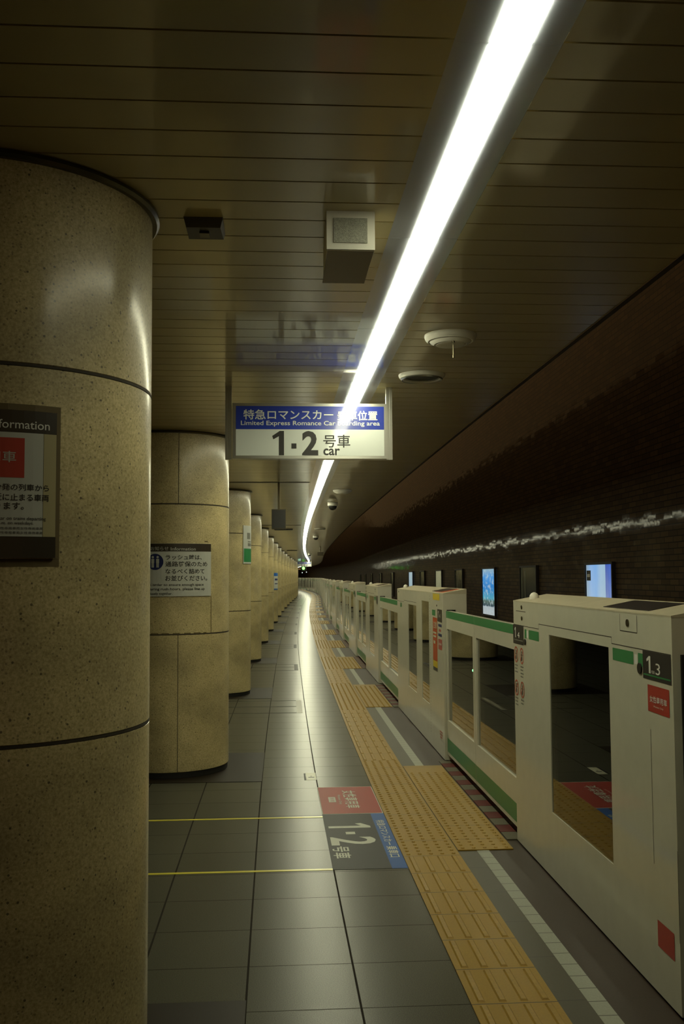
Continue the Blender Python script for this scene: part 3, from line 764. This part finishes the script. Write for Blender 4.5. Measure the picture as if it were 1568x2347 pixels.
# door leaves
def make_leaf(side):
    """side +1: stands against the far cabinet, meeting edge towards the camera; y measured from the meeting edge"""
    t = bpy.data.objects.new('platform_gate_door', None); C.objects.link(t)
    W = 1.13 if side > 0 else 1.20; y0, y1 = (.004, W) if side > 0 else (-W, -.004)
    m0, m1 = (y0, y0 + .055) if side > 0 else (y1 - .055, y1)
    e0, e1 = (y1 - .03, y1) if side > 0 else (y0, y0 + .03)
    X0, X1 = .005, .045
    b = MB(); b.box(X0, X1, y0, y1, 1.05, 1.192); b.box(X0, X1, y0, y1, .06, .33); b.box(X0, X1, m0, m1, .33, 1.05); b.box(X0, X1, e0, e1, .33, 1.05)
    b.build('frame', M['cream'], t)
    g0, g1 = (m1, e0) if side > 0 else (e1, m0)
    MB().box(X0 + .012, X0 + .02, g0, g1, .33, 1.05).build('glass_pane', M['glass'], t)
    p = Print(lambda a, b_, h: Vector((X0 - h, -a, b_)))
    p.rect(-y1, -y0, 1.137, 1.1915, .0008).build('upper_green_band', M['green'], t)
    Print(lambda a, b_, h: Vector((X0 - h, -a, b_))).rect(-y1, -y0, .085, .19, .0008).build('lower_green_band', M['green'], t)
    r = MB(); r.box(X0 + .002, X1, m0 - .0035 if side > 0 else m1 - .0005, m0 + .0005 if side > 0 else m1 + .0035, .065, 1.19); r.build('edge_seal', M['rubber'], t)
    if side > 0:
        MB().revolve([(0, -.004), (.0075, -.004), (.0075, 0), (0, 0)], 12, (X0 + .010, m1 + .045, .815), 'X').build('indicator_light', M['led'], t)  # small glowing green dot beside the meeting stile
    return t
leafA, leafB = make_leaf(1), make_leaf(-1)
firstA = firstB = True
for i, (a, b) in enumerate(OPEN):
    mid = (a + b) / 2 + (.04 if i == 1 else 0)
    nm = 'closest' if i == 1 else (names[i - 2] if 2 <= i < 6 else None)
    for side in (1, -1):
        if i == 0 and side < 0: continue
        base = leafA if side > 0 else leafB
        used = (side > 0 and not firstA) or (side < 0 and not firstB)
        o = copy_tree(base) if used else base
        if side > 0: firstA = False
        else: firstB = False
        place(o, mid, 1.355)
        if i == 0: lab = 'sliver of gate door at the right edge, on the near side of the first cabinet'
        elif nm: lab = '%s glass gate door leaf with green bands, in the %s pair of gate doors' % ('left' if side > 0 else 'right', nm)
        else: lab = 'far %s glass gate door leaf beyond the fifth pair of gate doors' % ('left' if side > 0 else 'right')
        tag(o, lab, 'platform gate door', 'platform gate doors' if (nm or i == 0) else 'distant platform gate doors')
# the doors' wider pair at the first opening: cabinets there stand 2.39 m apart

# ------------------------------------------------------------------ floor markings
def ground(x, y, h): return Vector((x, y, h))
def gthing(name, label, cat, s, u, group=None): return thing(name, label, cat, s, u, 0, group)
t = gthing('boarding_position_mat', 'red women only and black 1 2 boarding marking stuck on the floor tiles', 'floor marking', 5.0, .0)
Print(ground).slab(.292, .672, 6.21 - 5, 7.0 - 5, .0015).build('white_border', M['floor_white'], t)
rp = Print(lambda x, y, h: Vector((x, y, h + .0016))).rect(.297, .667, 6.218 - 5, 6.992 - 5, .0002).build('red_sheet', M['floor_red'], t)
def gf(a, b, h): return Vector((b, -a, h + .0016))      # writing that reads towards the camera, its top to the right
Print(gf).text('女性専用車', -(6.87 - 5), -(6.357 - 5), .453, .546, .001, .01).text('Women Only', -(6.75 - 5), -(6.47 - 5), .412, .436, .001, .0).build('lettering', M['floor_white'], rp)
tk = Print(gf).rect(-(6.68 - 5), -(6.53 - 5), .352, .399, .001).build('logo_box', M['floor_white'], rp)
Print(gf).text('専用', -(6.66 - 5), -(6.55 - 5), .362, .389, .0016, .0).build('logo_print', M['floor_red'], rp)
bp = Print(ground).slab(.292, .590, 5.05 - 5, 6.208 - 5, .0015).build('black_sheet', M['floor_black'], t)
bl = Print(ground).slab(.590, .671, 5.05 - 5, 6.208 - 5, .0016).build('blue_sheet', M['floor_blue'], t)
(Print(gf).text('1', -(5.975 - 5), -(5.865 - 5), .313, .56, .0004, .02).rect(-(5.777 - 5), -(5.723 - 5), .405, .459, .0004)
 .text('2', -(5.667 - 5), -(5.495 - 5), .31, .562, .0004, .02).text('号車', -(5.473 - 5), -(5.245 - 5), .309, .402, .0004, .015)).build('lettering', M['floor_white'], bp)
(Print(gf).text('特急ロマンスカー', -(6.035 - 5), -(5.48 - 5), .604, .655, .0006, .005).text('乗車口', -(5.457 - 5), -(5.245 - 5), .602, .660, .0006, .01)).build('lettering', M['cream_label'], bl)
for s, lab in ((6.15, 'upper yellow queue line on the floor behind the boarding marking'), (5.06, 'lower yellow queue line on the floor, nearer the camera')):
    o = gthing('queue_line', lab, 'floor marking', s, 0, 'yellow queue lines')
    Print(ground).slab(-1.6, .290, -.013, .013, .0015).build('tape', M['yellow_tape'], o)
o = gthing('floor_sticker', 'small cream floor sticker with a black bar behind the red marking', 'floor marking', 7.39, .26)
Print(ground).slab(-.036, .036, -.13, .13, .0012).build('label_sheet', M['cream_label'], o)
Print(ground).slab(-.053, -.040, -.13, .11, .0012).build('black_bar', M['floor_black'], o)
Print(ground).disc(0, .0, 0, .008, .002, 12, 1.0).rect(-.022, .022, -.05, -.03, .002).build('print', M['floor_black'], o)
for k in range(9):
    sc_ = 11.35 + 4.88 * k
    lab = ('row of three thin dark queue lines with a grey label on the floor' if k == 0 else 'dark floor label with thin queue lines, %s beyond the yellow lines' % names[k] if k < 3 else 'distant small dark floor label between the columns and the yellow strip')
    o = gthing('queue_marking', lab, 'floor marking', sc_, .0, 'queue markings')
    for dy in (-.53, 0, .53): Print(ground).slab(-.75, .195, dy - .014, dy + .014, .0012).build('line', M['grey_tape'], o)
    Print(ground).slab(.20, .262, -.54, .54, .0014).build('label_sheet', M['grey_label'] if k == 0 else M['floor_black'], o)

# ------------------------------------------------------------------ things on the ceiling
# loudspeaker box
t = thing('ceiling_speaker', 'off-white speaker box hanging from the ceiling left of the light line', 'speaker', 2.9, .232, CEIL)
b = MB(); b.hexa([(-.073, 0, -.118), (.073, 0, -.118), (.072, .34, -.112), (-.066, .34, -.112), (-.073, 0, 0), (.073, 0, 0), (.072, .34, 0), (-.066, .34, 0)])
b.build('cabinet', M['off_white'], t)
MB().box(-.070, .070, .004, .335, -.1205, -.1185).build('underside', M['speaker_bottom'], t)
g = MB(); g.box(-.052, .050, -.003, 0, -.098, -.022).build('grille', M['grille'], t)
# small brown box
t = thing('ceiling_box', 'small dark brown box on the ceiling left of the speaker', 'ceiling fitting', 3.04, -.215, CEIL)
b = MB(); b.hexa([(-.052, -.06, -.03), (.052, -.06, -.03), (.055, .075, -.02), (-.055, .075, -.02), (-.06, -.07, 0), (.06, -.07, 0), (.06, .08, 0), (-.06, .08, 0)])
b.build('case', M['brown_box'], t)
MB().box(-.015, .015, -.02, .02, -.034, -.026).build('lens', M['dark_steel'], t)
def vent(s, u, r, lab, dark, rod=False):
    t = thing('ceiling_vent', lab, 'ceiling vent', s, u, CEIL)
    if dark:
        MB().revolve([(r, 0), (r, -.006), (r * .93, -.020), (r * .80, -.026), (r * .74, -.020), (r * .72, 0)], 40).build('rim', M['off_white'], t)
        MB().revolve([(0, -.014), (r * .72, -.014), (r * .72, -.002)], 40).build('throat', M['rubber'], t)
        MB().revolve([(r * .90, -.024), (r * .86, -.030), (r * .82, -.027)], 40).build('ring', M['steel'], t)
    else:
        MB().revolve([(r, 0), (r, -.008), (r * .95, -.022), (r * .86, -.030), (r * .80, -.028), (r * .77, -.034), (r * .62, -.044), (r * .58, -.041), (r * .55, -.046), (r * .3, -.053), (0, -.055)], 40).build('disc', M['off_white'], t)
    if rod:
        q = MB(); q.rod(.0, -.07, -.115, -.035, .0022, 8); q.revolve([(0, -.122), (.004, -.120), (.004, -.108), (0, -.106)], 8, (0, -.07, 0)); q.rod(.0, -.07, -.05, -.03, .007, 8)
        q.build('pull_rod', M['dark_steel'], t)
vent(4.41, .806, .120, 'round stepped ceiling diffuser with a thin hanging rod right of the light line', False, True)
vent(5.30, .806, .128, 'round ceiling vent with a dark opening, near the hanging sign top right', True)
vent(12.5, .80, .120, 'distant round ceiling vent right of the light line, beyond the hanging sign', False)
vent(22.4, .80, .128, 'tiny far round ceiling vent near the domed cameras', True)
def dome(s, u, lab):
    t = thing('dome_camera', lab, 'security camera', s, u, CEIL)
    MB().revolve([(.075, 0), (.075, -.045), (.06, -.055)], 24).build('mount', M['off_white'], t)
    MB().revolve([(.062, -.05), (.060, -.075), (.045, -.1), (.02, -.113), (0, -.116)], 24).build('dome', M['black'], t)
dome(14.6, .77, 'white dome camera under the ceiling right of the light line')
dome(26.5, .78, 'second smaller dome camera further along the ceiling')
dome(47, .70, 'third tiny dome camera far along the ceiling')
# hanging dark monitor box on a pole
t = thing('hanging_monitor', 'dark square box hanging on a pole left of the light line', 'monitor', 11.5, .0, CEIL)
MB().box(-.083, .083, 0, .12, -.54, -.31).build('case', M['brown_box'], t)
MB().box(-.012, .012, .03, .054, -.31, 0).build('pole', M['dark_steel'], t)
MB().box(-.075, .075, -.004, 0, -.53, -.32).build('screen', M['black'], t)
t = thing('hanging_monitor', 'far small dark fitting on a pole near the right ceiling edge', 'monitor', 36, 1.08, CEIL)
MB().box(-.11, .11, 0, .12, -.33, -.20).build('case', M['brown_box'], t)
MB().box(-.02, .02, .03, .07, -.20, 0).build('pole', M['dark_steel'], t)
for s, lab in ((22.8, 'dark slot in the ceiling just below the hanging dark box'), (41, 'second smaller dark slot further along the ceiling')):
    t = thing('ceiling_slot', lab, 'ceiling fitting', s, -.03, CEIL); MB().box(-.21, .21, -.15, .15, -.02, 0).build('slot', M['black'], t)
for s, lab in ((11.45, 'dark joint bar across the ceiling beyond the hanging sign'), (21.0, 'second dark joint bar across the ceiling further on')):
    t = thing('ceiling_joint', lab, 'ceiling fitting', s, -.3, CEIL); MB().box(-1.2, .66, -.03, .03, -.004, .0).build('cover_bar', M['brown_box'], t)

# ------------------------------------------------------------------ far end: signal and small lights
t = thing('railway_signal', 'glowing green railway signal below the distant hanging sign', 'signal', 76, .07, 0)
MB().box(-.16, .16, 0, .15, 1.92, 2.34).build('backplate', M['black'], t)
MB().revolve([(.125, -.005), (.125, -.30), (.135, -.30), (.135, -.005)], 24, (0, -.002, 2.13), 'Y').build('hood', M['black'], t)  # hood added to keep the green glow off the track wall
MB().revolve([(0, 0), (.11, 0), (.10, -.03), (0, -.04)], 24, (0, -.002, 2.13), 'Y').build('lens', M['signal_green'], t)
MB().box(-.03, .03, .03, .09, 2.34, CEIL).build('hanger', M['dark_steel'], t)
t = thing('lit_exit_sign', 'pale green lit box sign left of the green signal', 'sign', 76, -.26, 0)
MB().box(-.08, .13, 0, .1, 2.26, 2.36).build('lit_face', M['signal_pale'], t); MB().box(-.02, .02, .03, .07, 2.36, CEIL).build('hanger', M['dark_steel'], t)
t = thing('amber_sign', 'dim amber lit sign left of and below the green signal', 'sign', 76, -.22, 0)
MB().box(-.1, .08, .02, .1, 2.03, 2.10).build('lit_face', M['signal_amber'], t); MB().box(-.02, .02, .06, .08, 2.10, 2.26).build('hanger', M['dark_steel'], t)
for u, z, lab in ((-.03, 1.80, 'tiny warm white lamp below the green signal'), (.30, 1.84, 'tiny cool white lamp right of and below the green signal')):
    t = thing('small_lamp', lab, 'lamp', 78, u, 0)
    MB().revolve([(0, 0), (.035, 0), (.03, -.02), (0, -.03)], 12, (0, 0, z), 'Y').build('lens', M['spot'], t); MB().box(-.01, .01, 0, .02, z, CEIL).build('hanger', M['black'], t)

# ------------------------------------------------------------------ advertisement panels on the track wall
def ad(s0, s1, z0, z1, m, lab, lit=True, grp=None):
    sc_ = (s0 + s1) / 2; t = thing('advertisement_panel', lab, 'advertisement', sc_, 4.0, 0, grp)
    h = (s1 - s0) / 2; fr = MB()
    fr.box(-.05, -.005, -h - .03, h + .03, z0 - .03, z0); fr.box(-.05, -.005, -h - .03, h + .03, z1, z1 + .03)
    fr.box(-.05, -.005, -h - .03, -h, z0, z1); fr.box(-.05, -.005, h, h + .03, z0, z1)
    fr.build('frame', M['rubber'], t)
    f = lambda a, b_, hh: Vector((-.03 - hh, -a, b_))
    pn = Print(f).rect(-h, h, z0, z1, 0).build('picture', m, t)
    if not lit: Print(f).rect(-h, -h + .12, z0 + .05, z1, .002).rect(-h + .25, -h + .33, z0 + .2, z1 - .05, .002).build('print', M['ad_dark2'], t)
    return t, pn, f, h
t, pn, f, h = ad(11.58, 12.62, .72, 1.60, M['ad_falls'], 'lit advertisement with pale blue waterfall picture above the nearest cabinet')
Print(f).rect(-h + .02, -h + .19, 1.40, 1.53, .002).build('logo_block', M['black'], pn); Print(f).rect(-h + .035, -h + .16, 1.445, 1.485, .003).build('logo_bar', M['white'], pn)
t, pn, f, h = ad(18.35, 19.55, .72, 1.60, M['ad_sea'], 'lit advertisement with a deep blue sea picture between the first two cabinets')
ad(15.2, 16.25, .72, 1.60, M['ad_dark'], 'unlit dim panel between the waterfall and the sea advertisements', False)
ad(21.9, 22.9, .72, 1.60, M['ad_dark'], 'unlit dim panel just left of the sea advertisement', False)
ad(25.1, 26.2, .72, 1.60, M['ad_olive'], 'lit olive green advertisement above the second cabinet')
ad(28.6, 29.6, .72, 1.60, M['ad_dark'], 'unlit dim panel between the olive and the pale blue advertisements', False)
ad(31.6, 32.8, .72, 1.60, M['ad_pale'], 'narrow looking lit pale blue advertisement left of the olive one')
for k, s in enumerate((38.5, 45, 52, 59, 66)):
    ad(s, s + 1.1, .72, 1.60, M['ad_dark'], 'far unlit panel on the track wall behind the distant cabinets', False, 'far unlit wall panels')
